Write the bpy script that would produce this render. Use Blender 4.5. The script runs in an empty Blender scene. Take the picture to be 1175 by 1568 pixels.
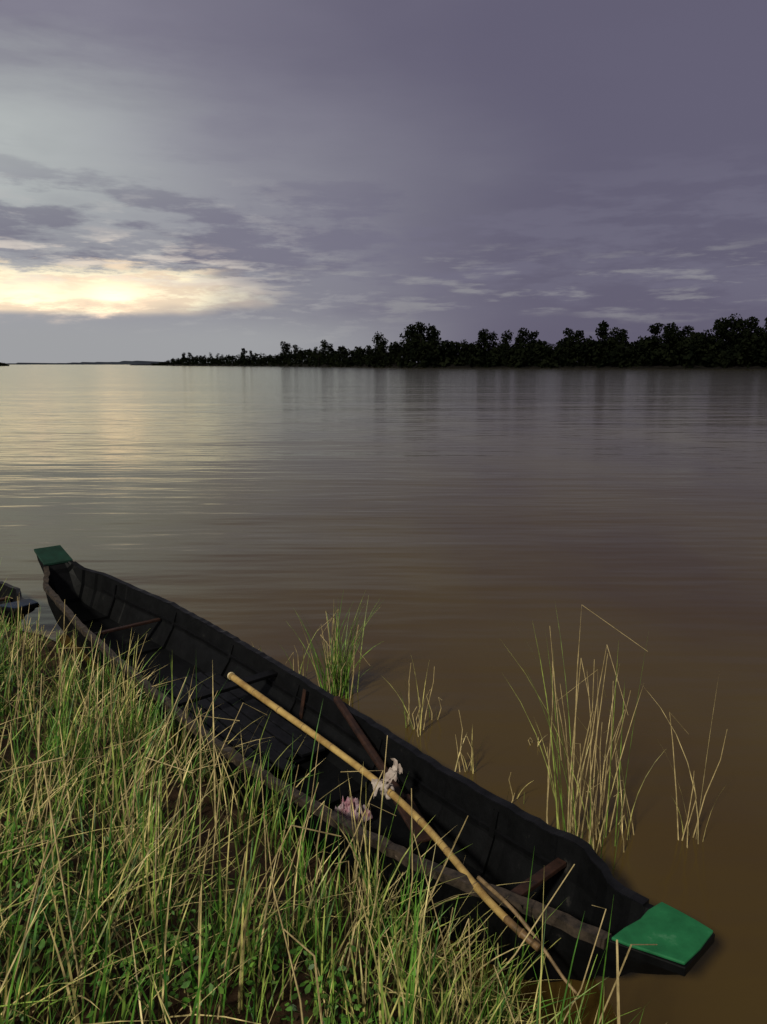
import bpy, math, numpy as np
from mathutils import Vector
rng=np.random.default_rng(7)
scene=bpy.context.scene
scene.view_settings.view_transform='Standard'
scene.view_settings.look='None'
scene.view_settings.exposure=0

# ---------------- helpers ----------------
P0=np.array([.95,2.31]); D=np.array([-.669,.744]); N=np.array([.744,.669])
def W(s,m,z=0.0):
    p=P0+D*s+N*m
    return (float(p[0]),float(p[1]),float(z))
def link(o,parent=None):
    scene.collection.objects.link(o)
    if parent: o.parent=parent
    return o
def mesh_obj(name,v,f,mat=None,parent=None,smooth=False):
    me=bpy.data.meshes.new(name)
    v=np.asarray(v).tolist() if not isinstance(v,list) else v
    f=np.asarray(f).tolist() if isinstance(f,np.ndarray) else f
    me.from_pydata(v,[],f); me.update()
    if smooth: me.polygons.foreach_set('use_smooth',[True]*len(me.polygons))
    if mat: me.materials.append(mat)
    return link(bpy.data.objects.new(name,me),parent)
def empty(name):
    o=bpy.data.objects.new(name,None); o.empty_display_size=.2
    return link(o)
def mat_new(name):
    m=bpy.data.materials.new(name); m.use_nodes=True
    nt=m.node_tree; b=nt.nodes['Principled BSDF']
    return m,nt,b
def noise_mat(name,c1,c2,scale=8,rough=.7,stretch=(1,1,1),bump=.3,detail=6,c3=None,bumpdist=.01,spec=.3,lo=.35,hi=.65):
    m,nt,b=mat_new(name); n=nt.nodes; l=nt.links
    tc=n.new('ShaderNodeTexCoord'); mp=n.new('ShaderNodeMapping'); mp.inputs['Scale'].default_value=stretch
    l.new(tc.outputs['Object'],mp.inputs[0])
    t=n.new('ShaderNodeTexNoise'); t.inputs['Scale'].default_value=scale; t.inputs['Detail'].default_value=detail; t.inputs['Roughness'].default_value=.65
    l.new(mp.outputs[0],t.inputs['Vector'])
    r=n.new('ShaderNodeValToRGB'); r.color_ramp.elements[0].position=lo; r.color_ramp.elements[1].position=hi
    r.color_ramp.elements[0].color=(*c1,1); r.color_ramp.elements[1].color=(*c2,1)
    if c3:
        e=r.color_ramp.elements.new(min(.98,hi+.1)); e.color=(*c3,1)
    l.new(t.outputs['Fac'],r.inputs[0]); l.new(r.outputs[0],b.inputs['Base Color'])
    b.inputs['Roughness'].default_value=rough; b.inputs['Specular IOR Level'].default_value=spec
    bp=n.new('ShaderNodeBump'); bp.inputs['Strength'].default_value=bump; bp.inputs['Distance'].default_value=bumpdist
    l.new(t.outputs['Fac'],bp.inputs['Height']); l.new(bp.outputs[0],b.inputs['Normal'])
    return m
def tube_geo(pts,rad,sides=6):
    pts=[Vector(p) for p in pts]; v=[];f=[]
    for i,p in enumerate(pts):
        a=pts[max(i-1,0)]; c=pts[min(i+1,len(pts)-1)]
        t=(c-a).normalized(); up=Vector((0,0,1)) if abs(t.z)<.9 else Vector((1,0,0))
        x=t.cross(up).normalized(); y=x.cross(t)
        for k in range(sides):
            an=2*math.pi*k/sides
            v.append(tuple(p+(x*math.cos(an)+y*math.sin(an))*rad[i]))
    for i in range(len(pts)-1):
        for k in range(sides):
            f.append([i*sides+k,i*sides+(k+1)%sides,(i+1)*sides+(k+1)%sides,(i+1)*sides+k])
    f.append(list(range(sides))[::-1]); f.append([(len(pts)-1)*sides+k for k in range(sides)])
    return v,f
class Acc:
    def __init__(s): s.v=[];s.f=[]
    def add(s,v,f):
        o=len(s.v); s.v+= [tuple(p) for p in v]; s.f+=[[i+o for i in q] for q in f]
    def box(s,a,b,w,h):
        a=Vector(a);b=Vector(b);t=(b-a).normalized(); x=t.cross(Vector((0,0,1))).normalized()*w/2; y=Vector((0,0,h/2))
        v=[a-x-y,a+x-y,a+x+y,a-x+y,b-x-y,b+x-y,b+x+y,b-x+y]
        s.add(v,[[3,2,1,0],[4,5,6,7],[0,1,5,4],[1,2,6,5],[2,3,7,6],[3,0,4,7]])
def bevel(o,w=.004):
    m=o.modifiers.new('bevel','BEVEL'); m.width=w; m.segments=2; m.limit_method='ANGLE'

# ---------------- camera ----------------
cam=bpy.data.cameras.new('camera'); co=link(bpy.data.objects.new('camera',cam))
cam.sensor_fit='VERTICAL'; cam.sensor_height=36; cam.lens=27.2
cam.clip_start=.05; cam.clip_end=20000
co.location=(0,0,2.3); co.rotation_euler=(math.radians(90-10.83),0,0)
scene.camera=co

# ---------------- world ----------------
w=bpy.data.worlds.new('World'); scene.world=w; w.use_nodes=True
nt=w.node_tree; n=nt.nodes; l=nt.links
bg=n['Background']
def Mth(op,a,b=None,c=None,clamp=False):
    x=n.new('ShaderNodeMath'); x.operation=op; x.use_clamp=clamp
    for i,q in enumerate((a,b,c)):
        if q is None: continue
        if isinstance(q,(int,float)): x.inputs[i].default_value=q
        else: l.new(q,x.inputs[i])
    return x.outputs[0]
def MR(v,a,b,c=0,d=1):
    x=n.new('ShaderNodeMapRange'); x.interpolation_type='SMOOTHSTEP'
    l.new(v,x.inputs[0])
    for i,q in zip((1,2,3,4),(a,b,c,d)): x.inputs[i].default_value=q
    return x.outputs[0]
def MixC(f,a,b,bt='MIX'):
    x=n.new('ShaderNodeMix'); x.data_type='RGBA'; x.blend_type=bt; x.clamp_result=False
    if isinstance(f,(int,float)): x.inputs[0].default_value=f
    else: l.new(f,x.inputs[0])
    for i,q in ((6,a),(7,b)):
        if isinstance(q,tuple): x.inputs[i].default_value=(*q,1)
        else: l.new(q,x.inputs[i])
    return x.outputs[2]
tc=n.new('ShaderNodeTexCoord'); sep=n.new('ShaderNodeSeparateXYZ'); l.new(tc.outputs['Generated'],sep.inputs[0])
X,Y,Z=sep.outputs
az=Mth('MULTIPLY',Mth('ARCTAN2',X,Y),57.2958); el=Mth('MULTIPLY',Mth('ARCSINE',Z),57.2958)
def noise(sc,zs,detail=5,rough=.55,off=0):
    mp=n.new('ShaderNodeMapping'); mp.inputs['Scale'].default_value=(1,1,zs); mp.inputs['Location'].default_value=(off,off*.3,0)
    l.new(tc.outputs['Generated'],mp.inputs[0])
    t=n.new('ShaderNodeTexNoise'); t.inputs['Scale'].default_value=sc; t.inputs['Detail'].default_value=detail; t.inputs['Roughness'].default_value=rough
    l.new(mp.outputs[0],t.inputs['Vector']); return t.outputs['Fac']
nA=noise(3.0,3.5,4,.55); nB=noise(7,5,6,.6,3.1); nC=noise(2.2,2.2,3,.5,7.7); nD=noise(11,7,5,.6,5.2)
nE=noise(16,5,6,.65,9.4)
azp=Mth('ADD',az,Mth('MULTIPLY',Mth('SUBTRACT',nA,.5),22)); elp=Mth('ADD',el,Mth('MULTIPLY',Mth('SUBTRACT',nB,.5),5))
azq=Mth('ADD',az,Mth('MULTIPLY',Mth('SUBTRACT',nC,.5),34))
ele=Mth('ADD',el,Mth('MULTIPLY',Mth('SUBTRACT',nE,.5),3.4))
base=MixC(MR(azq,-26,14),(.220,.210,.265),(.120,.109,.163))
base=MixC(Mth('MULTIPLY',MR(azp,12,-26),MR(elp,22,10)),base,(.34,.345,.375))
base=MixC(Mth('MULTIPLY',MR(azp,-8,-27),Mth('MULTIPLY',MR(elp,21,14),MR(elp,7,11))),base,(.47,.50,.49))
dk=Mth('MULTIPLY',MR(nB,.46,.60),Mth('MULTIPLY',MR(el,15,9),MR(el,2,6)))
base=MixC(Mth('MULTIPLY',dk,.72),base,(.160,.150,.210))
mot=MR(nA,.38,.62); base=MixC(Mth('MULTIPLY',Mth('SUBTRACT',1.0,mot),.24),base,(.11,.10,.15))
wsp=Mth('MULTIPLY',MR(nE,.5,.66),Mth('MULTIPLY',MR(el,14,8),MR(azp,4,-16)))
base=MixC(Mth('MULTIPLY',wsp,.5),base,(.48,.47,.46))
base=MixC(Mth('MULTIPLY',MR(el,4.2,1.5),MR(az,8,-12)),base,(.34,.345,.36))
st=Mth('MULTIPLY',MR(nD,.50,.66),Mth('MULTIPLY',MR(elp,8.5,6),MR(elp,2.5,4.5)))
base=MixC(Mth('MULTIPLY',st,.5),base,(.33,.325,.33))
core=Mth('MULTIPLY',MR(azp,-9.5,-14.5),Mth('MULTIPLY',MR(el,3.1,3.6),MR(ele,6.8,6.0)))
ccol=MixC(MR(nE,.42,.58),(.84,.68,.50),(1.05,.93,.66))
base=MixC(core,base,ccol)
def blob(a0,aw,e0,ew):
    da=Mth('DIVIDE',Mth('SUBTRACT',az,a0),aw); de=Mth('DIVIDE',Mth('SUBTRACT',ele,e0),ew)
    return Mth('EXPONENT',Mth('MULTIPLY',Mth('ADD',Mth('MULTIPLY',da,da),Mth('MULTIPLY',de,de)),-1.0))
bl=Mth('ADD',Mth('MULTIPLY',blob(-18.6,1.9,4.5,.8),.95),Mth('MULTIPLY',blob(-24,2.3,4.4,.8),.75))
edge=Mth('MULTIPLY',MR(azp,-6,-14),Mth('MULTIPLY',MR(nD,.48,.60),Mth('MULTIPLY',MR(elp,9,7),MR(el,4,6))))
base=MixC(Mth('MULTIPLY',edge,.65),base,(.78,.69,.60))
base=MixC(Mth('MINIMUM',bl,1.0),base,(2.1,1.42,.92))
base=MixC(MR(el,26,50),base,(.15,.145,.145))
sky=n.new('ShaderNodeTexSky'); sky.sky_type='NISHITA'; sky.sun_disc=False
SUN_AZ=-150; SUN_EL=38
sky.sun_elevation=math.radians(SUN_EL); sky.sun_rotation=math.radians(SUN_AZ); sky.dust_density=4
skym=MixC(1.0,sky.outputs[0],(.003,.003,.003),'MULTIPLY')
tot=MixC(1.0,base,skym,'ADD')
l.new(tot,bg.inputs['Color']); bg.inputs['Strength'].default_value=1.0

sl=bpy.data.lights.new('sun','SUN'); sl.energy=3.5; sl.angle=math.radians(5); sl.color=(1,.95,.80)
so=link(bpy.data.objects.new('sun',sl))
a=math.radians(SUN_AZ); e=math.radians(SUN_EL)
dirv=Vector((math.sin(a)*math.cos(e),math.cos(a)*math.cos(e),math.sin(e)))
so.rotation_euler=dirv.to_track_quat('Z','Y').to_euler()

# ---------------- materials ----------------
tar=noise_mat('tarred_wood',(.0008,.0009,.0012),(.0032,.0034,.0040),9,.58,(1,1,1),.6,8,(.022,.020,.018),.006,.14)
tar2=noise_mat('tarred_rib_wood',(.0010,.0011,.0013),(.0032,.0032,.004),15,.58,(1,1,1),.5,8,(.011,.011,.011),.004,.12)
rail=noise_mat('worn_rail',(.010,.008,.006),(.050,.036,.026),22,.6,(1,1,1),.5,8,(.13,.10,.08),.004)
slat=noise_mat('slat_wood',(.002,.0023,.003),(.0075,.0075,.010),12,.55,(1,1,1),.4,8,(.038,.038,.042),.004,.15)
brown=noise_mat('red_brown_wood',(.010,.004,.003),(.034,.014,.008),16,.6,(1,1,1),.4,8,(.07,.035,.022),.004)
greenp=noise_mat('green_paint',(.007,.075,.027),(.014,.125,.046),9,.6,(1,1,1),.45,10,(.05,.17,.085),.004,spec=.2,lo=.3,hi=.6)
green_shaded=noise_mat('shaded_green_paint',(.004,.018,.011),(.006,.033,.021),12,.55,(1,1,1),.2,6)  # same green paint, with the stern plate's shade put into the colour
blue=noise_mat('blue_paint',(.003,.006,.014),(.006,.018,.045),12,.6,(1,1,1),.2,6)

# ---------------- canoe ----------------
ST=np.array([
[-.10,.03,.100,.385,.33],[.10,.012,.135,.372,.22],[.22,.01,.142,.352,.13],[.33,.01,.17,.35,.06],[.42,.01,.235,.392,.02],
[.6,0,.262,.37,-.01],[.85,0,.30,.345,-.03],[1.3,0,.345,.325,-.035],[1.8,.02,.39,.315,-.03],[2.4,.05,.425,.31,-.03],
[3.3,.12,.43,.31,-.03],[4.0,.16,.42,.32,-.03],[4.7,.18,.39,.345,-.03],[5.3,.17,.32,.38,0],[5.7,.14,.26,.43,.06],
[5.82,.13,.175,.445,.12],[5.95,.12,.13,.50,.22],[6.17,.10,.11,.60,.46]])
def canoe(name,T,rail_mat,bowm,sternm,full=True):
    root=empty(name)
    ss=np.unique(np.concatenate([np.linspace(-.10,6.17,110),ST[:,0]]))
    I=[np.interp(ss,ST[:,0],ST[:,k]) for k in range(1,5)]
    for k in range(4):
        q=I[k].copy(); q[2:-2]=(I[k][:-4]+I[k][1:-3]+I[k][2:-2]+I[k][3:-1]+I[k][4:])/5; I[k]=q
    c,wd,g,zb=I
    jit=np.cumsum(rng.normal(0,.0012,len(ss))); jit-=np.linspace(jit[0],jit[-1],len(ss)); wd=wd+jit; t=.028
    deck=np.clip(np.minimum((ss-.10)/.10,(5.97-ss)/.12),0,1)
    fi=(g-.006)*(1-deck)+(zb+.06)*deck
    v=[];f=[];R=14
    for i,s in enumerate(ss):
        w_,G,B,F=wd[i],g[i],zb[i],fi[i]; mo=(G+B)/2; mi=(G+F)/2
        ring=[(-w_,G),(-w_*.9,mo),(-w_*.68,B),(0,B-.004),(w_*.68,B),(w_*.9,mo),(w_,G),
              (w_-t,G),(w_*.9-t,mi),(max(w_*.68-t,.02),F),(0,F),(-max(w_*.68-t,.02),F),(-(w_*.9-t),mi),(-(w_-t),G)]
        for (m,z) in ring: v.append(T(s,c[i]+m,z))
    for i in range(len(ss)-1):
        for k in range(R):
            f.append([i*R+k,(i+1)*R+k,(i+1)*R+(k+1)%R,i*R+(k+1)%R])
    f.append(list(range(R))); f.append([(len(ss)-1)*R+k for k in range(R)][::-1])
    hull=mesh_obj('hull',v,f,tar,root)
    def at(s): return [float(np.interp(s,ss,q)) for q in (c,wd,g,zb,fi)]
    for sg,nm in ((-1,'gunwale_rail_near'),(1,'gunwale_rail_far')):
        rs=np.linspace(.14,5.95,110)
        vv=[];ff=[]
        for i,s in enumerate(rs):
            cc,ww,gg,_,_=at(s); zz=gg+rng.normal(0,.003); jj=rng.normal(0,.0015)
            for (dm,dz) in ((.010,-.030),(.010,.008),(-.034,.008),(-.034,.002),(-.002,.001),(-.002,-.030)):
                vv.append(T(s,cc+sg*(ww+dm+jj),zz+dz))
        for i in range(len(rs)-1):
            for k in range(6): ff.append([i*6+k,i*6+(k+1)%6,(i+1)*6+(k+1)%6,(i+1)*6+k])
        ff.append(list(range(6))); ff.append([(len(rs)-1)*6+k for k in range(6)])
        mesh_obj(nm,vv,ff,rail_mat if (sg<0) else slat,root)
    for sg in (-1,1):
        vv=[];ff=[]; rs=np.linspace(.55,5.6,60)
        for s in rs:
            cc,ww,gg,bb,F=at(s); z=(gg+F)/2+.03
            for (dm,dz) in ((0,.016),(-.012,.012),(-.012,-.010),(0,-.014)):
                vv.append(T(s,cc+sg*(ww*.92-t+dm),z+dz))
        for i in range(len(rs)-1):
            for k in range(4): ff.append([i*4+k,i*4+(k+1)%4,(i+1)*4+(k+1)%4,(i+1)*4+k])
        mesh_obj('lap_plank',vv,ff,tar2,root)
    A=Acc()
    for s in np.arange(.95,5.5,.9):
        cc,ww,gg,bb,F=at(s); mi=(gg+F)/2
        prof=[(-(ww-t),gg-.03),(-(ww*.9-t),mi),(-(ww*.68-t),F),(0,F),(ww*.68-t,F),(ww*.9-t,mi),(ww-t,gg-.03)]
        inn=[(p[0]*(1-.018/ max(.1,ww)) if i in(0,1,5,6) else p[0]*.92,p[1]+(.0 if i in(0,6) else .006 if i in(1,5) else .02)) for i,p in enumerate(prof)]
        v=[];f=[]
        for ds in (-.014,.014):
            for p in prof: v.append(T(s+ds,cc+p[0],p[1]))
            for p in inn: v.append(T(s+ds,cc+p[0],p[1]))
        for i in range(6):
            f+= [[i,i+1,8+i,7+i],[14+i,21+i,22+i,15+i],[7+i,8+i,22+i,21+i]]
        A.add(v,f)
    mesh_obj('ribs',A.v,A.f,tar2,root)
    def plate(nm,pts,mat,th=.022):
        v=[T(*p) for p in pts]+[T(p[0],p[1],p[2]-th) for p in pts]
        k=len(pts); f=[list(range(k)),list(range(k,2*k))[::-1]]+[[i,k+i,k+(i+1)%k,(i+1)%k] for i in range(k)]
        o=mesh_obj(nm,v,f,mat,root); bevel(o); return o
    plate('bow_plate',[(-.112,-.07,.402),(-.116,.03,.404),(-.107,.142,.402),(-.04,.149,.401),(.02,.153,.398),(.092,.158,.392),(.103,.08,.3915),(.098,.02,.391),(.112,-.06,.391),(.116,-.135,.391),(.06,-.124,.394),(0,-.105,.398)],bowm,.012)
    plate('bow_plate_underside',[(-.118,-.075,.389),(-.112,.147,.389),(.098,.162,.378),(.122,-.14,.378)],tar,.035)
    plate('stern_plate',[(5.98,-.01,.53),(5.98,.25,.53),(6.21,.225,.632),(6.21,-.015,.632)],sternm)
    A=Acc()
    for s,wz,wd_ in ((.55,-.09,.045),(4.75,-.14,.035)):
        cc,ww,gg,_,_=at(s); z=gg+wz
        A.box(T(s,cc-ww*.80,z),T(s,cc+ww*.80,z),wd_,.022)
    o=mesh_obj('thwarts',A.v,A.f,brown,root); bevel(o)
    cc,ww,gg,_,_=at(3.05); A=Acc(); A.box(T(3.05,cc-ww*.93,gg-.045),T(3.05,cc+ww*.93,gg-.045),.08,.022)
    o=mesh_obj('middle_thwart',A.v,A.f,tar2,root); bevel(o)
    A=Acc()
    for s in (2.62,):
        cc,ww,gg,_,F=at(s)
        A.box(T(s,cc+ww*.90-.03,gg-.02),T(s,cc+ww*.75,F+.10),.03,.03)
    o=mesh_obj('knees',A.v,A.f,brown,root)
    A=Acc()
    for k in range(6):
        mm=-.27+k*.098
        c1=at(2.25)[0]; c2=at(3.75)[0]
        s0=2.15+rng.uniform(0,.12); s1=3.7+rng.uniform(-.1,.1)
        A.box(T(s0,c1+mm*.86,.105+rng.uniform(0,.012)),T(s1,c2+mm*.86,.11),.074,.018)
    for s in (2.3,3.0,3.6):
        cc=at(s)[0]; A.box(T(s,cc-.27,.072),T(s,cc+.27,.072),.04,.03)
    o=mesh_obj('floor_slats',A.v,A.f,slat,root); bevel(o,.003)
    return root
canoe('wooden_canoe',W,rail,greenp,green_shaded)
Q0=np.array([-3.02,6.22]); QD=np.array([-.76,.65]); QN=np.array([.65,.76])
def W2(s,m,z=0.0):
    p=Q0+QD*(s+.1)*1.0+QN*(m*.9); return (float(p[0]),float(p[1]),float(z*.9-.05))
canoe('wooden_canoe.001',W2,blue,blue,green_shaded)

# ---------------- bamboo pole, stick, oar, cloths ----------------
def catmull(P,k=10):
    P=[np.array(p,float) for p in P]; P=[2*P[0]-P[1]]+P+[2*P[-1]-P[-2]]; out=[]
    for i in range(1,len(P)-2):
        for j in range(k):
            t=j/k; out.append(.5*((2*P[i])+(-P[i-1]+P[i+1])*t+(2*P[i-1]-5*P[i]+4*P[i+1]-P[i+2])*t*t+(-P[i-1]+3*P[i]-3*P[i+1]+P[i+2])*t**3))
    out.append(P[-2]); return out
bam=noise_mat('bamboo_skin',(.22,.13,.04),(.42,.29,.10),10,.5,(1,1,1),.3,8,(.50,.38,.17),.002)
bamn=noise_mat('bamboo_node',(.12,.07,.03),(.25,.16,.07),30,.6)
bamd=noise_mat('dark_bamboo',(.06,.035,.015),(.17,.10,.042),18,.5,(1,1,1),.3,8)  # darker brown for the lower end of the pole
pole=empty('bamboo_pole')
pts=catmull([(-.97,4.65,.345),(.008,3.398,.30),(.387,2.502,.375),(.528,2.304,.35)],60)
L=[0]
for i in range(1,len(pts)): L.append(L[-1]+np.linalg.norm(pts[i]-pts[i-1]))
tot_=L[-1]
rad=[]
for q in L:
    r=.0205-.007*q/tot_
    dn=((q+.09)%.27)-.135
    r+=.0022*math.exp(-(dn/.008)**2)
    rad.append(r)
cut=int(len(pts)*.74)
v,f=tube_geo([tuple(p) for p in pts[:cut+1]],rad[:cut+1],12)
mesh_obj('culm',v,f,bam,pole,True)
v,f=tube_geo([tuple(p) for p in pts[cut:]],rad[cut:],12)
mesh_obj('culm_dark_end',v,f,bamd,pole,True)
A=Acc()
for i in range(len(L)-1):
    a0=((L[i]+.09)%.27)-.135; a1=((L[i+1]+.09)%.27)-.135
    if a0<0<=a1:
        p=pts[i]; d=(pts[i+1]-pts[i]); d/=np.linalg.norm(d)
        v,f=tube_geo([tuple(p-d*.003),tuple(p+d*.003)],[rad[i]+.001]*2,12); A.add(v,f)
mesh_obj('nodes',A.v,A.f,bamn,pole,True)
d=(pts[0]-pts[1]); d/=np.linalg.norm(d)
v,f=tube_geo([tuple(pts[0]-d*.002),tuple(pts[0]+d*.012)],[.0245,.0235],12)
mesh_obj('cut_end',v,f,noise_mat('cut_bamboo',(.45,.36,.2),(.6,.5,.3),40),pole)
stick=empty('wooden_stick')
stm=noise_mat('pale_stick',(.10,.065,.03),(.24,.16,.08),20,.6)
sp=catmull([(.36,2.62,.388),(.46,2.45,.386),(.545,2.345,.325),(.607,2.276,.262),(.645,2.235,.235)],8)
v,f=tube_geo([tuple(p) for p in sp],list(np.linspace(.009,.005,len(sp))),6); mesh_obj('shaft',v,f,stm,stick,True)
oar=empty('wooden_oar')
A=Acc(); A.box((-.283,4.33,.34),(.10,3.48,.185),.042,.035)
o=mesh_obj('shaft',A.v,A.f,brown,oar); bevel(o,.012)
A=Acc(); A.box((.085,3.51,.188),(.20,3.25,.12),.095,.018)
o=mesh_obj('blade',A.v,A.f,brown,oar); bevel(o,.006)
def cloth_mat(name,c1,c2,sc=16):
    return noise_mat(name,c1,c2,sc,.9,(1,1,1),.6,4,None,.006)
def rag(name,loc,sx,sy,h,mat,seed,rot=0):
    r=np.random.default_rng(seed); nn=60; v=[];f=[]
    ph=r.uniform(0,6.28,8); kk=r.uniform(2,9,(8,2))*r.choice([-1,1],(8,2))
    for i in range(nn):
        for j in range(nn):
            u=i/(nn-1)*2-1; w_=j/(nn-1)*2-1
            a_=math.atan2(w_,u); rr=max(abs(u),abs(w_))
            z=0
            U=rr*math.cos(a_); V_=rr*math.sin(a_)
            for q in range(8): z+=(1-abs(math.sin(kk[q,0]*U+kk[q,1]*V_+ph[q])))**1.5/8
            z=h*(z*1.6+.25)*(1-rr**2.5)+.004
            e_=1+.25*math.sin(3*a_+ph[0])+.12*math.sin(7*a_+ph[1])+.05*math.sin(15*a_)
            x=U*sx*e_; y=V_*sy*e_
            v.append((loc[0]+x*math.cos(rot)-y*math.sin(rot),loc[1]+x*math.sin(rot)+y*math.cos(rot),loc[2]+z))
    for i in range(nn-1):
        for j in range(nn-1): f.append([i*nn+j,(i+1)*nn+j,(i+1)*nn+j+1,i*nn+j+1])
    return mesh_obj(name,v,f,mat,None,True)
pm=noise_mat('pink_patterned_cloth',(.34,.26,.28),(.26,.10,.13),18,.9,(1,1,1),.5,3,(.15,.09,.17),.005,lo=.42,hi=.62)
rag('crumpled_cloth',(-.17,3.48,.055),.098,.052,.145,pm,3,.4)
wm=cloth_mat('white_cloth',(.22,.165,.14),(.40,.34,.30),25)
kn=empty('cloth_knot')
ci=min(range(len(pts)),key=lambda i:np.linalg.norm(pts[i]-np.array([.008,3.398,.30])))
pc=pts[ci]; d=(pts[ci+1]-pts[ci]); d/=np.linalg.norm(d); d=Vector(d); x=d.cross(Vector((0,0,1))).normalized(); y=x.cross(d)
A=Acc()
wp=[]
for i in range(90):
    t=i/89; an=t*2*math.pi*4.3
    r=.024+.006*math.sin(an*1.7)
    wp.append(Vector(pc)+d*((t-.5)*.07+.014*math.sin(an*.6))+x*math.cos(an)*r+y*math.sin(an)*r)
v,f=tube_geo(wp,[.009+.004*math.sin(i*.9) for i in range(90)],7); A.add(v,f)
def ribbon(P,wds,tw):
    cp=catmull([tuple(p) for p in P],9); v=[];f=[]
    for i,p in enumerate(cp):
        t=i/(len(cp)-1); an=tw*t+.4
        side=Vector((math.cos(an),math.sin(an)*.6,math.sin(an*1.3)*.6)).normalized()
        ww=np.interp(t,np.linspace(0,1,len(wds)),wds)
        for q in (-1,-.33,.33,1):
            k=Vector(p)+side*ww*q+Vector((0,0,.008*math.cos(q*5+i*.8)))
            v.append(tuple(k))
    for i in range(len(cp)-1):
        for q in range(3): f.append([i*4+q,i*4+q+1,i*4+5+q,i*4+4+q])
    A.add(v,f)
top=Vector(pc)+Vector((.0,0,.022))
for P,w_,tw in (([(0,0,0),(.02,.03,.035),(.045,.05,.07),(.04,.06,.10)],[.012,.025,.032,.022],2.0),
            ([(0,0,0),(-.03,.0,.02),(-.05,-.02,.0),(-.055,-.04,-.04)],[.012,.022,.026,.016],-2),
            ([(0,0,0),(.035,.0,.03),(.055,.01,.045),(.06,.02,.02)],[.012,.024,.028,.016],1.5),
            ([(0,0,0),(.03,.02,.05),(.06,.04,.05),(.075,.03,.08)],[.012,.024,.028,.016],-1.5)):
    ribbon([top+Vector(q) for q in P],w_,tw)
mesh_obj('knot_and_tails',A.v,A.f,wm,kn,True)

# ---------------- ground ----------------
def hgt(s,m):
    s=np.asarray(s,float); m=np.asarray(m,float)
    wl=-.25+.02*np.sin(s*5.3)-.16*np.clip((.9-s)/.5,0,1)+.10*np.clip((s-3)/1,0,1)-.65*np.clip((s-5.3)/.9,0,1)
    e=wl-m
    z=np.where(e<0,.3*e,.80*np.minimum(e,.16)+.31*np.maximum(e-.16,0))
    z=np.where(z>.72,.72+.3*(1-np.exp(-(z-.72))),z)
    z=np.maximum(z,-3)
    b=.025*np.sin(s*7.3+m*4)*np.sin(m*8.1-s*3)+.015*np.sin(s*17+m*9)*np.sin(m*21+s*5)
    return z+b*np.clip((e-.12)*3,0,1)*(np.abs(s)<30)
def axis(lo,hi,step,far):
    c=list(np.arange(lo,hi,step)); x=hi; st=step
    while x<far: c.append(x); st*=1.35; x+=st
    c.append(far); x=lo; st=step; pre=[]
    while True:
        st*=1.35; x-=st
        if x<-far: break
        pre.append(x)
    pre.append(-far); return np.array(pre[::-1]+c)
sa=axis(-2,8.5,.032,9000); ma=axis(-3.2,1.2,.032,9000)
S,M_=np.meshgrid(sa,ma,indexing='ij'); H=hgt(S,M_)
fine=(S>-2)&(S<8.5)&(M_>-3.2)&(M_<-.38)
H=H+np.where(fine,rng.normal(0,.008,H.shape),0)
V=np.stack([P0[0]+D[0]*S+N[0]*M_,P0[1]+D[1]*S+N[1]*M_,H],-1).reshape(-1,3)
ni,nj=S.shape; idx=np.arange(ni*nj).reshape(ni,nj)
F=np.stack([idx[:-1,:-1],idx[:-1,1:],idx[1:,1:],idx[1:,:-1]],-1).reshape(-1,4)
gm=noise_mat('mud',(.018,.009,.005),(.060,.032,.014),7,.8,(1,1,1),.8,10,(.10,.060,.030),.02,.2)
mesh_obj('ground',V,F,gm,None,True)

# ---------------- water ----------------
wmat,nt2,b=mat_new('river_water'); n2=nt2.nodes; l2=nt2.links
tc2=n2.new('ShaderNodeTexCoord')
def nz(scale,st,detail=3,rough=.5):
    mp=n2.new('ShaderNodeMapping'); mp.inputs['Scale'].default_value=st; l2.new(tc2.outputs['Object'],mp.inputs[0])
    t=n2.new('ShaderNodeTexNoise'); t.inputs['Scale'].default_value=scale; t.inputs['Detail'].default_value=detail; t.inputs['Roughness'].default_value=rough
    l2.new(mp.outputs[0],t.inputs['Vector']); return t.outputs['Fac']
cr=n2.new('ShaderNodeValToRGB'); cr.color_ramp.elements[0].color=(.046,.025,.007,1); cr.color_ramp.elements[1].color=(.072,.048,.011,1)
cr.color_ramp.elements[0].position=.35; cr.color_ramp.elements[1].position=.65
l2.new(nz(.35,(1,.5,1),4),cr.inputs[0]); l2.new(cr.outputs[0],b.inputs['Base Color'])
b.inputs['IOR'].default_value=1.40; b.inputs['Roughness'].default_value=.11; b.inputs['Specular IOR Level'].default_value=.5
# yellow-green put into the gloss colour to mute the reflected sky's violet
b.inputs['Coat Weight'].default_value=0.0
gl=n2.new('ShaderNodeBsdfGlossy'); gl.inputs['Color'].default_value=(.97,1.0,.86,1); gl.inputs['Roughness'].default_value=.11
fr=n2.new('ShaderNodeFresnel'); fr.inputs['IOR'].default_value=1.38
b.inputs['Specular IOR Level'].default_value=0.0
bp1=n2.new('ShaderNodeBump'); bp1.inputs['Distance'].default_value=.03; bp1.inputs['Strength'].default_value=.30
l2.new(nz(1.6,(.35,1,1),4,.55),bp1.inputs['Height'])
bp3=n2.new('ShaderNodeBump'); bp3.inputs['Distance'].default_value=.10; bp3.inputs['Strength'].default_value=.19
l2.new(nz(.5,(.18,1,1),4,.6),bp3.inputs['Height']); l2.new(bp1.outputs[0],bp3.inputs['Normal'])
bp2=n2.new('ShaderNodeBump'); bp2.inputs['Distance'].default_value=.40; bp2.inputs['Strength'].default_value=.36
l2.new(nz(.10,(.2,1,1),6,.64),bp2.inputs['Height']); l2.new(bp3.outputs[0],bp2.inputs['Normal'])
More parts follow.
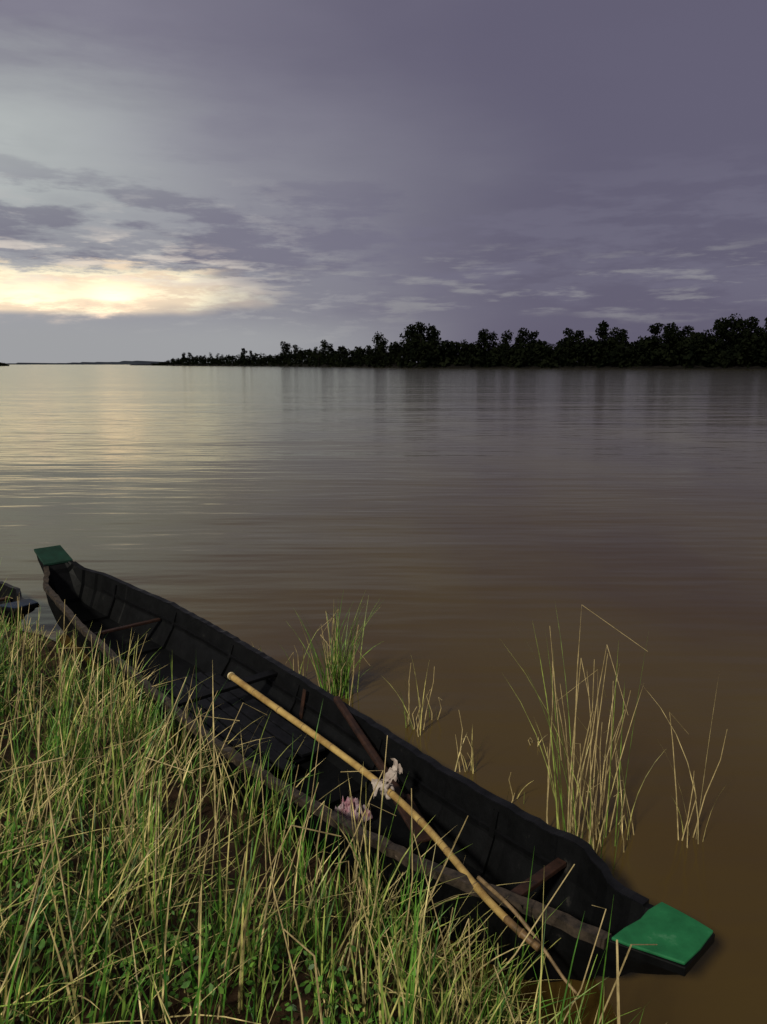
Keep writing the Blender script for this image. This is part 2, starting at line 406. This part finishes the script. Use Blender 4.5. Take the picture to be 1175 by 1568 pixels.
for x_ in (b,gl,fr): l2.new(bp2.outputs[0],x_.inputs['Normal'])
mxw=n2.new('ShaderNodeMixShader'); l2.new(fr.outputs[0],mxw.inputs[0]); l2.new(b.outputs[0],mxw.inputs[1]); l2.new(gl.outputs[0],mxw.inputs[2])
l2.new(mxw.outputs[0],n2['Material Output'].inputs[0])
mesh_obj('river_water',[(-9000,-9000,0),(9000,-9000,0),(9000,9000,0),(-9000,9000,0)],[[0,1,2,3]],wmat)

# ---------------- far bank, trees, hills ----------------
PX=np.array([200,240,270,300,350,400,500,580,640,700,740,900,1175,1500,2200])
YY=np.array([1300,1150,1070,1000,910,820,640,520,450,435,430,400,360,330,300.])
HP=np.array([1,4,14,20,22,26,38,42,64,54,52,60,76,82,82.])
def bank(px):
    y=np.interp(px,PX,YY); return (px-587.5)/1205*y,y
pxs=np.linspace(200,2200,160); v=[];f=[]
for i,p in enumerate(pxs):
    x,y=bank(p); k=np.clip((p-205)/60,0,1)
    jx=rng.normal(0,.6)
    r=math.hypot(x,y); ux,uy=x/r,y/r
    for dd,z in ((-3,-.4),(1.5+jx,.7*k+.05),(6,2.0*k),(40,3.2*k),(400,4*k),(2500,4.0*k)):
        v.append((x+ux*dd,y+uy*dd,z))
for i in range(len(pxs)-1):
    for k in range(5): f.append([i*6+k,(i+1)*6+k,(i+1)*6+k+1,i*6+k+1])
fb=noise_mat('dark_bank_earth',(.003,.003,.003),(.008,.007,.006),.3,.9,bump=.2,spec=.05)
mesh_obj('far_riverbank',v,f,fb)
LC=[];LS=[]; TR=Acc()
def clump(cx,cy,cz,rx,rz,nl,ls):
    d=rng.normal(size=(nl,3)); d/=np.linalg.norm(d,axis=1)[:,None]
    r=rng.uniform(.25,1.08,nl)[:,None]**.6
    p=d*r*np.array([rx,rx,rz])+np.array([cx,cy,cz]); LC.append(p); LS.append(rng.uniform(.5,1.3,nl)*ls)
def tree(x,y,h,dens=1.0,cwf=1.0):
    base=1.2; tw=h*.018+.12
    lean=rng.normal(0,.03,2)*h
    tp=[(x,y,base-1),(x+lean[0]*.4,y+lean[1]*.4,base+h*.35),(x+lean[0],y+lean[1],base+h*.75)]
    v,f=tube_geo(tp,[tw,tw*.75,tw*.3],5); TR.add(v,f)
    nc=rng.integers(8,13); style=rng.random()
    cw=h*rng.uniform(.20,.36)*cwf
    for k in range(nc):
        t=k/(nc-1); an=rng.uniform(0,6.28)
        if style<.2: rr=cw*(1-.25*t)*rng.uniform(.2,.9); zz=base+h*(.58+.33*t)
        else: rr=cw*(1-t**1.8*.85)*rng.uniform(.1,1); zz=base+h*(.22+.68*t)
        cx,cy=x+lean[0]+rr*math.cos(an),y+lean[1]+rr*math.sin(an)
        cr_=h*rng.uniform(.10,.18)
        if k%2: 
            v,f=tube_geo([(x+lean[0]*.6,y+lean[1]*.6,base+h*rng.uniform(.3,.55)),(cx,cy,zz)],[tw*.4,tw*.12],4); TR.add(v,f)
        clump(cx,cy,zz,cr_,cr_*rng.uniform(.55,.9),int(55*dens),h*.036)
p=232.0
while p<1330:
    x,y=bank(p); step_m=rng.uniform(4,7)
    hh=np.interp(p,PX,HP)/1205*y
    for row in range(2):
        off=4+row*10+rng.uniform(0,6); r=math.hypot(x,y)
        h=hh*rng.uniform(.62,.98)-.8
        h*= .90+.10*math.sin(p*.06+1.0)*math.sin(p*.021+row)
        if row==0: h*=.85
        if h>1.5: tree(x*(1+off/r)+rng.normal(0,1.5),y*(1+off/r),h,.95 if y<600 else .65,1.25)
    p+=step_m/y*1205
for q,hp in ((283,20),(290,21),(375,28),(385,24),(440,38),(452,34),(495,42),(507,36),(580,53),(588,46),(625,64),(634,68),(645,71),(655,68),(668,60),(742,60),(755,57),(775,60),(800,62),(815,58),(868,62),(885,60),(918,73),(940,64),(955,62),(1012,70),(1030,70),(1050,68),(1098,80),(1112,80),(1130,78),(1150,80),(1172,82)):
    x,y=bank(q); r=math.hypot(x,y); o_=rng.uniform(5,16); tree(x*(1+o_/r),y*(1+o_/r),hp/1205*y*.96-.5,1.5)
for p in np.arange(236,1330,1.7):
    x,y=bank(p); r=math.hypot(x,y)
    hh=np.interp(p,PX,HP)/1205*y
    mod=.8+.2*math.sin(p*.11)*math.sin(p*.037+2)
    for k in range(2):
        o_=rng.uniform(1,14)
        clump(x*(1+o_/r)+rng.normal(0,1),y*(1+o_/r),1+hh*.66*mod*rng.uniform(0,1),rng.uniform(2.5,4.5),hh*.14+.4,32,.5+.022*hh+.35)
for q in np.arange(-60,12,4):
    y=900; x=(q-587.5)/1205*y; hh=9*(1-max(0,q+12)/30)*rng.uniform(.7,1)
    clump(x,y,hh*.35,5,hh*.6,70,1.3)
C=np.concatenate(LC); Sz=np.concatenate(LS); k=len(C); print('leaf quads',k)
u=rng.normal(size=(k,3)); u/=np.linalg.norm(u,axis=1)[:,None]
t_=rng.normal(size=(k,3)); t_-=u*(t_*u).sum(1)[:,None]; t_/=np.linalg.norm(t_,axis=1)[:,None]
u=u*Sz[:,None]; t_=t_*Sz[:,None]*.6
V=np.stack([C-u,C-t_*1.1,C+u*.9,C+t_],1).reshape(-1,3)
F=np.arange(4*k).reshape(-1,4)
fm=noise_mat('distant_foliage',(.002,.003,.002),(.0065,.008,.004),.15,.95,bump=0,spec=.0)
trees=empty('distant_trees')
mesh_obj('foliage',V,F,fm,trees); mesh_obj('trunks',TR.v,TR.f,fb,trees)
v=[];f=[]; qs=np.linspace(-200,330,140)
for i,q in enumerate(qs):
    y=3200; x=(q-587.5)/1205*y
    a_=1.2+.8*math.sin(q*.05); a_+=5.0*math.exp(-((q-205)/32)**2)+2.2*math.exp(-((q-120)/40)**2)+.5*math.sin(q*.31)+.3*math.sin(q*.83)+rng.uniform(0,.5)
    h=a_/1205*y*.95
    v+=[(x,y,-1),(x,y+20,h),(x,y+900,h*.5)]
for i in range(len(qs)-1):
    for k in range(2): f.append([i*3+k,(i+1)*3+k,(i+1)*3+k+1,i*3+k+1])
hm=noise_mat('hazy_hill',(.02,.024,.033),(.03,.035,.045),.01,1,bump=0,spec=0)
mesh_obj('hills',v,f,hm,None,True)

# ---------------- grass ----------------
def blades(root,h,wd,theta,lean,bend,tint,seg=6):
    k=len(h); t=np.linspace(0,1,seg+1)
    dx,dy=np.cos(theta),np.sin(theta)
    hor=(lean[:,None]*t+bend[:,None]*t**2.2)*h[:,None]
    up=h[:,None]*(t*np.sqrt(np.clip(1-lean**2*.6,.2,1))[:,None]-.45*(bend[:,None])*t**2.6)
    px=root[:,0,None]+dx[:,None]*hor; py=root[:,1,None]+dy[:,None]*hor; pz=root[:,2,None]+up
    fa=theta+math.pi/2+rng.normal(0,.6,k)
    sx,sy=np.cos(fa),np.sin(fa)
    ww=wd[:,None]*(np.clip(1.0-t,0,1)**.7*(.75+.5*t)+.03)/2
    a_=np.stack([px-sx[:,None]*ww,py-sy[:,None]*ww,pz],-1); b_=np.stack([px+sx[:,None]*ww,py+sy[:,None]*ww,pz+ww*.4],-1)
    V=np.stack([a_,b_],2).reshape(-1,3)
    per=2*(seg+1); base=(np.arange(k)*per)[:,None]; j=np.arange(seg)*2
    F=np.stack([base+j,base+j+1,base+j+3,base+j+2],-1).reshape(-1,4)
    return V,F,np.repeat(tint,per),np.tile(np.repeat(t,2),k)
def leafmat(name,stops,trans=.2):
    m,nt,b=mat_new(name); n=nt.nodes; l=nt.links
    at=n.new('ShaderNodeAttribute'); at.attribute_name='tint'
    r=n.new('ShaderNodeValToRGB'); els=r.color_ramp.elements
    els[0].position=stops[0][0]; els[0].color=(*stops[0][1],1); els[1].position=stops[-1][0]; els[1].color=(*stops[-1][1],1)
    for p,c in stops[1:-1]:
        e=els.new(p); e.color=(*c,1)
    l.new(at.outputs['Fac'],r.inputs[0])
    hu=n.new('ShaderNodeTexNoise'); hu.inputs['Scale'].default_value=14
    tc=n.new('ShaderNodeTexCoord'); l.new(tc.outputs['Object'],hu.inputs['Vector'])
    mr=n.new('ShaderNodeMapRange'); mr.inputs[1].default_value=.35; mr.inputs[2].default_value=.65; mr.inputs[3].default_value=.35; mr.inputs[4].default_value=1.45
    l.new(hu.outputs['Fac'],mr.inputs[0])
    mx=n.new('ShaderNodeVectorMath'); mx.operation='SCALE'; l.new(r.outputs[0],mx.inputs[0]); l.new(mr.outputs[0],mx.inputs['Scale'])
    l.new(mx.outputs[0],b.inputs['Base Color']); b.inputs['Roughness'].default_value=.5; b.inputs['Specular IOR Level'].default_value=.35
    tr=n.new('ShaderNodeBsdfTranslucent'); l.new(mx.outputs[0],tr.inputs[0])
    ms=n.new('ShaderNodeMixShader'); ms.inputs[0].default_value=trans
    l.new(b.outputs[0],ms.inputs[1]); l.new(tr.outputs[0],ms.inputs[2]); l.new(ms.outputs[0],n['Material Output'].inputs[0])
    return m
gmat=leafmat('grass_blades',[(0,(.022,.090,.008)),(.35,(.080,.20,.022)),(.6,(.20,.30,.05)),(.8,(.44,.38,.13)),(1,(.60,.48,.22))])
def grass_obj(name,parts,parent=None,mat=gmat):
    vs=[];fs=[];ts=[];o=0
    for V,F,T,_ in parts:
        vs.append(V); fs.append(F+o); ts.append(T); o+=len(V)
    V=np.concatenate(vs);F=np.concatenate(fs);T=np.concatenate(ts)
    ob=mesh_obj(name,V,F,mat,parent)
    a_=ob.data.attributes.new('tint','FLOAT','POINT'); a_.data.foreach_set('value',T.astype(np.float32))
    return ob
parts=[]
def scatter(ncl,per,smin,smax,mmin,mmax,hr,spread,tintf,wr,leanr=(.05,.45),bendr=(0,.55),wind=.5,edge=.7,thin=.3,nobare=False):
    cs=rng.uniform(smin,smax,ncl); cm=rng.uniform(mmin,mmax,ncl)
    ch=rng.uniform(.6,1.2,ncl); ct=rng.uniform(-.25,.25,ncl)
    pick=rng.integers(0,ncl,ncl*per)
    s=cs[pick]+rng.normal(0,spread,len(pick)); m=cm[pick]+rng.normal(0,spread,len(pick))
    z=hgt(s,m); x=P0[0]+D[0]*s+N[0]*m; y=P0[1]+D[1]*s+N[1]*m
    hullm=np.interp(s,ST[:,0],ST[:,1]-ST[:,2])
    k=(m<hullm-.03)&(z>-.05)&~((y<1.45))&(y<6.15)&(np.abs(x)<.62*y+.6)
    if not nobare:
        bare=(np.sin(s*2.3+1.2)*np.sin(m*3.7+.4)>.5)|((np.abs(s-1.7)<.5)&(m>-1.0))
        k&=~(bare&(rng.random(len(s))<.78))
        k&=~((m>-.7)&(rng.random(len(s))<thin))
    x,y,z,pk,m=x[k],y[k],z[k],pick[k],m[k]; q=len(x)
    far=np.clip((6.4-y)/2.2,.35,1)
    h=rng.uniform(*hr,q)*ch[pk]*far*np.where(m>-.8,edge,1)
    th=np.where(rng.random(q)<wind,rng.normal(.9,.8,q),rng.uniform(0,6.28,q))
    parts.append(blades(np.stack([x,y,z-.01],1),h,rng.uniform(*wr,q),th,rng.uniform(*leanr,q),rng.uniform(*bendr,q),np.clip(tintf(q)+ct[pk],0,1)))
scatter(600,15,-1,7.2,-2.9,-.30,(.08,.26),.05,lambda q:rng.beta(1.6,2.5,q),(.004,.008))
scatter(390,12,-.6,7.2,-2.6,-.30,(.26,.48),.030,lambda q:rng.beta(1.7,2.1,q),(.006,.012),(.03,.3),(0,.35))
scatter(170,6,-.3,6.6,-2.2,-.34,(.45,.80),.035,lambda q:rng.uniform(.25,1,q),(.006,.010),(.02,.22),(0,.25),.5,.9,0)
scatter(480,8,-.6,7.0,-2.7,-.34,(.2,.5),.12,lambda q:rng.uniform(.72,1,q),(.004,.008),(.4,1.15),(.0,.7),.3,.8,.1)
# tufts rooted against the side of the canoe and in the shallows by its bow
scatter(34,9,.25,4.2,-.62,-.30,(.28,.62),.03,lambda q:rng.uniform(.15,.9,q),(.005,.009),(.05,.4),(0,.5),.4,1.0,0,True)
scatter(26,9,-.25,.75,-.62,-.36,(.18,.42),.03,lambda q:rng.uniform(.3,1,q),(.004,.008),(.1,.7),(0,.6),.3,1.0,0,True)
q=230; s=rng.uniform(-.3,5.8,q); m=rng.uniform(-2.4,-.42,q); z=hgt(s,m)
A=Acc()
for i in range(q):
    if z[i]<-.03: continue
    x=P0[0]+D[0]*s[i]+N[0]*m[i]; y=P0[1]+D[1]*s[i]+N[1]*m[i]
    if y<1.5 or y>6.1: continue
    h=rng.uniform(.3,.75)*np.clip((6.6-y)/2.2,.4,1); th=rng.normal(.9,1.3); ln=rng.uniform(.03,.6)
    p1=np.array([x,y,z[i]-.02]); p2=p1+np.array([math.cos(th)*ln*h,math.sin(th)*ln*h,h*math.sqrt(max(.2,1-ln*ln))])
    pp=[p1,(p1+p2)/2+rng.normal(0,.012,3),p2]
    if rng.random()<.35:
        th2=rng.uniform(0,6.28); b2=rng.uniform(.15,.4)*h; pp.append(p2+np.array([math.cos(th2)*b2,math.sin(th2)*b2,-rng.uniform(.1,.8)*b2]))
    r0=rng.uniform(.0025,.0048)
    v,f=tube_geo([tuple(k) for k in pp],list(np.linspace(r0,r0*.45,len(pp))),5); A.add(v,f)
grassroot=empty('riverbank_grass')
strw=noise_mat('straw_stem',(.20,.15,.065),(.46,.36,.17),20,.6,bump=.1)
grass_obj('blades',parts,grassroot)
mesh_obj('dry_stalks',A.v,A.f,strw,grassroot)
LCs=[];
for (s0,m0) in [(1.3,-1.75),(2.0,-1.9),(.9,-1.3),(1.6,-1.45),(3.0,-1.4),(2.6,-2.0),(.6,-.95),(3.8,-1.1),(1.7,-1.95),(2.3,-1.7),(1.1,-1.55)]:
    q=260; s=s0+rng.normal(0,.13,q); m=m0+rng.normal(0,.13,q)
    z=hgt(s,m)+rng.uniform(.02,.16,q)
    LCs.append(np.stack([P0[0]+D[0]*s+N[0]*m,P0[1]+D[1]*s+N[1]*m,z],1))
C=np.concatenate(LCs); k=len(C)
nrm=rng.normal(0,.45,(k,3))+np.array([0,-.2,1]); nrm/=np.linalg.norm(nrm,axis=1)[:,None]
u=rng.normal(size=(k,3)); u-=nrm*(u*nrm).sum(1)[:,None]; u/=np.linalg.norm(u,axis=1)[:,None]; t_=np.cross(nrm,u)
sz=rng.uniform(.007,.016,k)[:,None]
V=np.stack([C-u*sz,C-u*sz*.3-t_*sz*.6,C+u*sz*.5-t_*sz*.5,C+u*sz*1.2,C+u*sz*.5+t_*sz*.5,C-u*sz*.3+t_*sz*.6],1).reshape(-1,3)
F=np.arange(6*k).reshape(-1,6)
ob=mesh_obj('leafy_weeds',V,F,gmat)
a_=ob.data.attributes.new('tint','FLOAT','POINT'); a_.data.foreach_set('value',np.repeat(rng.uniform(.1,.45,k),6).astype(np.float32))

# reeds standing in the water
def reed_clump(name,x0,y0,nb,ns,h,spread,green,lean=(.02,.3),wr=(.004,.008),kink=.4,sr=.0038,seed=1):
    rng=np.random.default_rng(seed)
    root=empty(name)
    r=np.stack([x0+rng.normal(0,spread,nb),y0+rng.normal(0,spread,nb),np.full(nb,-.03)],1)
    p=[blades(r,rng.uniform(.25,1,nb)*h,rng.uniform(*wr,nb),rng.uniform(0,6.28,nb),rng.uniform(*lean,nb),rng.uniform(0,.35,nb),np.clip(rng.normal(green,.18,nb),0,1))]
    grass_obj('blades',p,root)
    if ns:
        A=Acc()
        for i in range(ns):
            x=x0+rng.normal(0,spread*1.2); y=y0+rng.normal(0,spread*1.2); H_=h*rng.uniform(.3,1)
            th=rng.uniform(0,6.28); ln=rng.uniform(.02,.2)
            p1=np.array([x,y,-.05]); p2=p1+np.array([math.cos(th)*ln*H_,math.sin(th)*ln*H_,H_*.9])
            pp=[p1,(p1*.6+p2*.4)+rng.normal(0,.012,3),(p1*.25+p2*.75)+rng.normal(0,.010,3),p2]
            if rng.random()<kink:
                th2=rng.uniform(0,6.28); b2=rng.uniform(.15,.4)*H_
                pp.append(p2+np.array([math.cos(th2)*b2*.7,math.sin(th2)*b2*.7,-rng.uniform(.3,1)*b2]))
            v,f=tube_geo([tuple(q) for q in pp],list(np.linspace(sr,sr*.35,len(pp))),5); A.add(v,f)
        mesh_obj('stems',A.v,A.f,strw,root)
reed_clump('reed_clump',-.33,5.15,120,12,.84,.055,.42,(.02,.3),(.005,.010),seed=11)
reed_clump('reed_clump',.20,4.6,10,6,.56,.04,.8,seed=12)
reed_clump('reed_clump',.48,4.08,7,4,.48,.025,.8,seed=13)
reed_clump('reed_clump',.95,3.36,22,15,1.38,.085,.66,(.02,.22),kink=.5,sr=.0034,seed=24)
reed_clump('reed_clump',1.16,3.42,8,9,.95,.07,.8,(.02,.2),kink=.55,sr=.0032,seed=15)
reed_clump('reed_clump',1.50,3.45,5,4,.92,.035,.8,(.02,.2),kink=.4,sr=.003,seed=16)
reed_clump('reed_clump',.93,4.4,2,2,.24,.015,.8,seed=17)
reed_clump('reed_clump',-.95,5.75,4,3,.30,.05,.8,seed=18)
reed_clump('reed_clump',-.62,5.35,5,3,.55,.04,.75,seed=19)
reed_clump('reed_clump',.32,4.75,2,2,.42,.03,.8,seed=20)
reed_clump('reed_clump',.70,3.75,3,2,.30,.03,.8,seed=21)
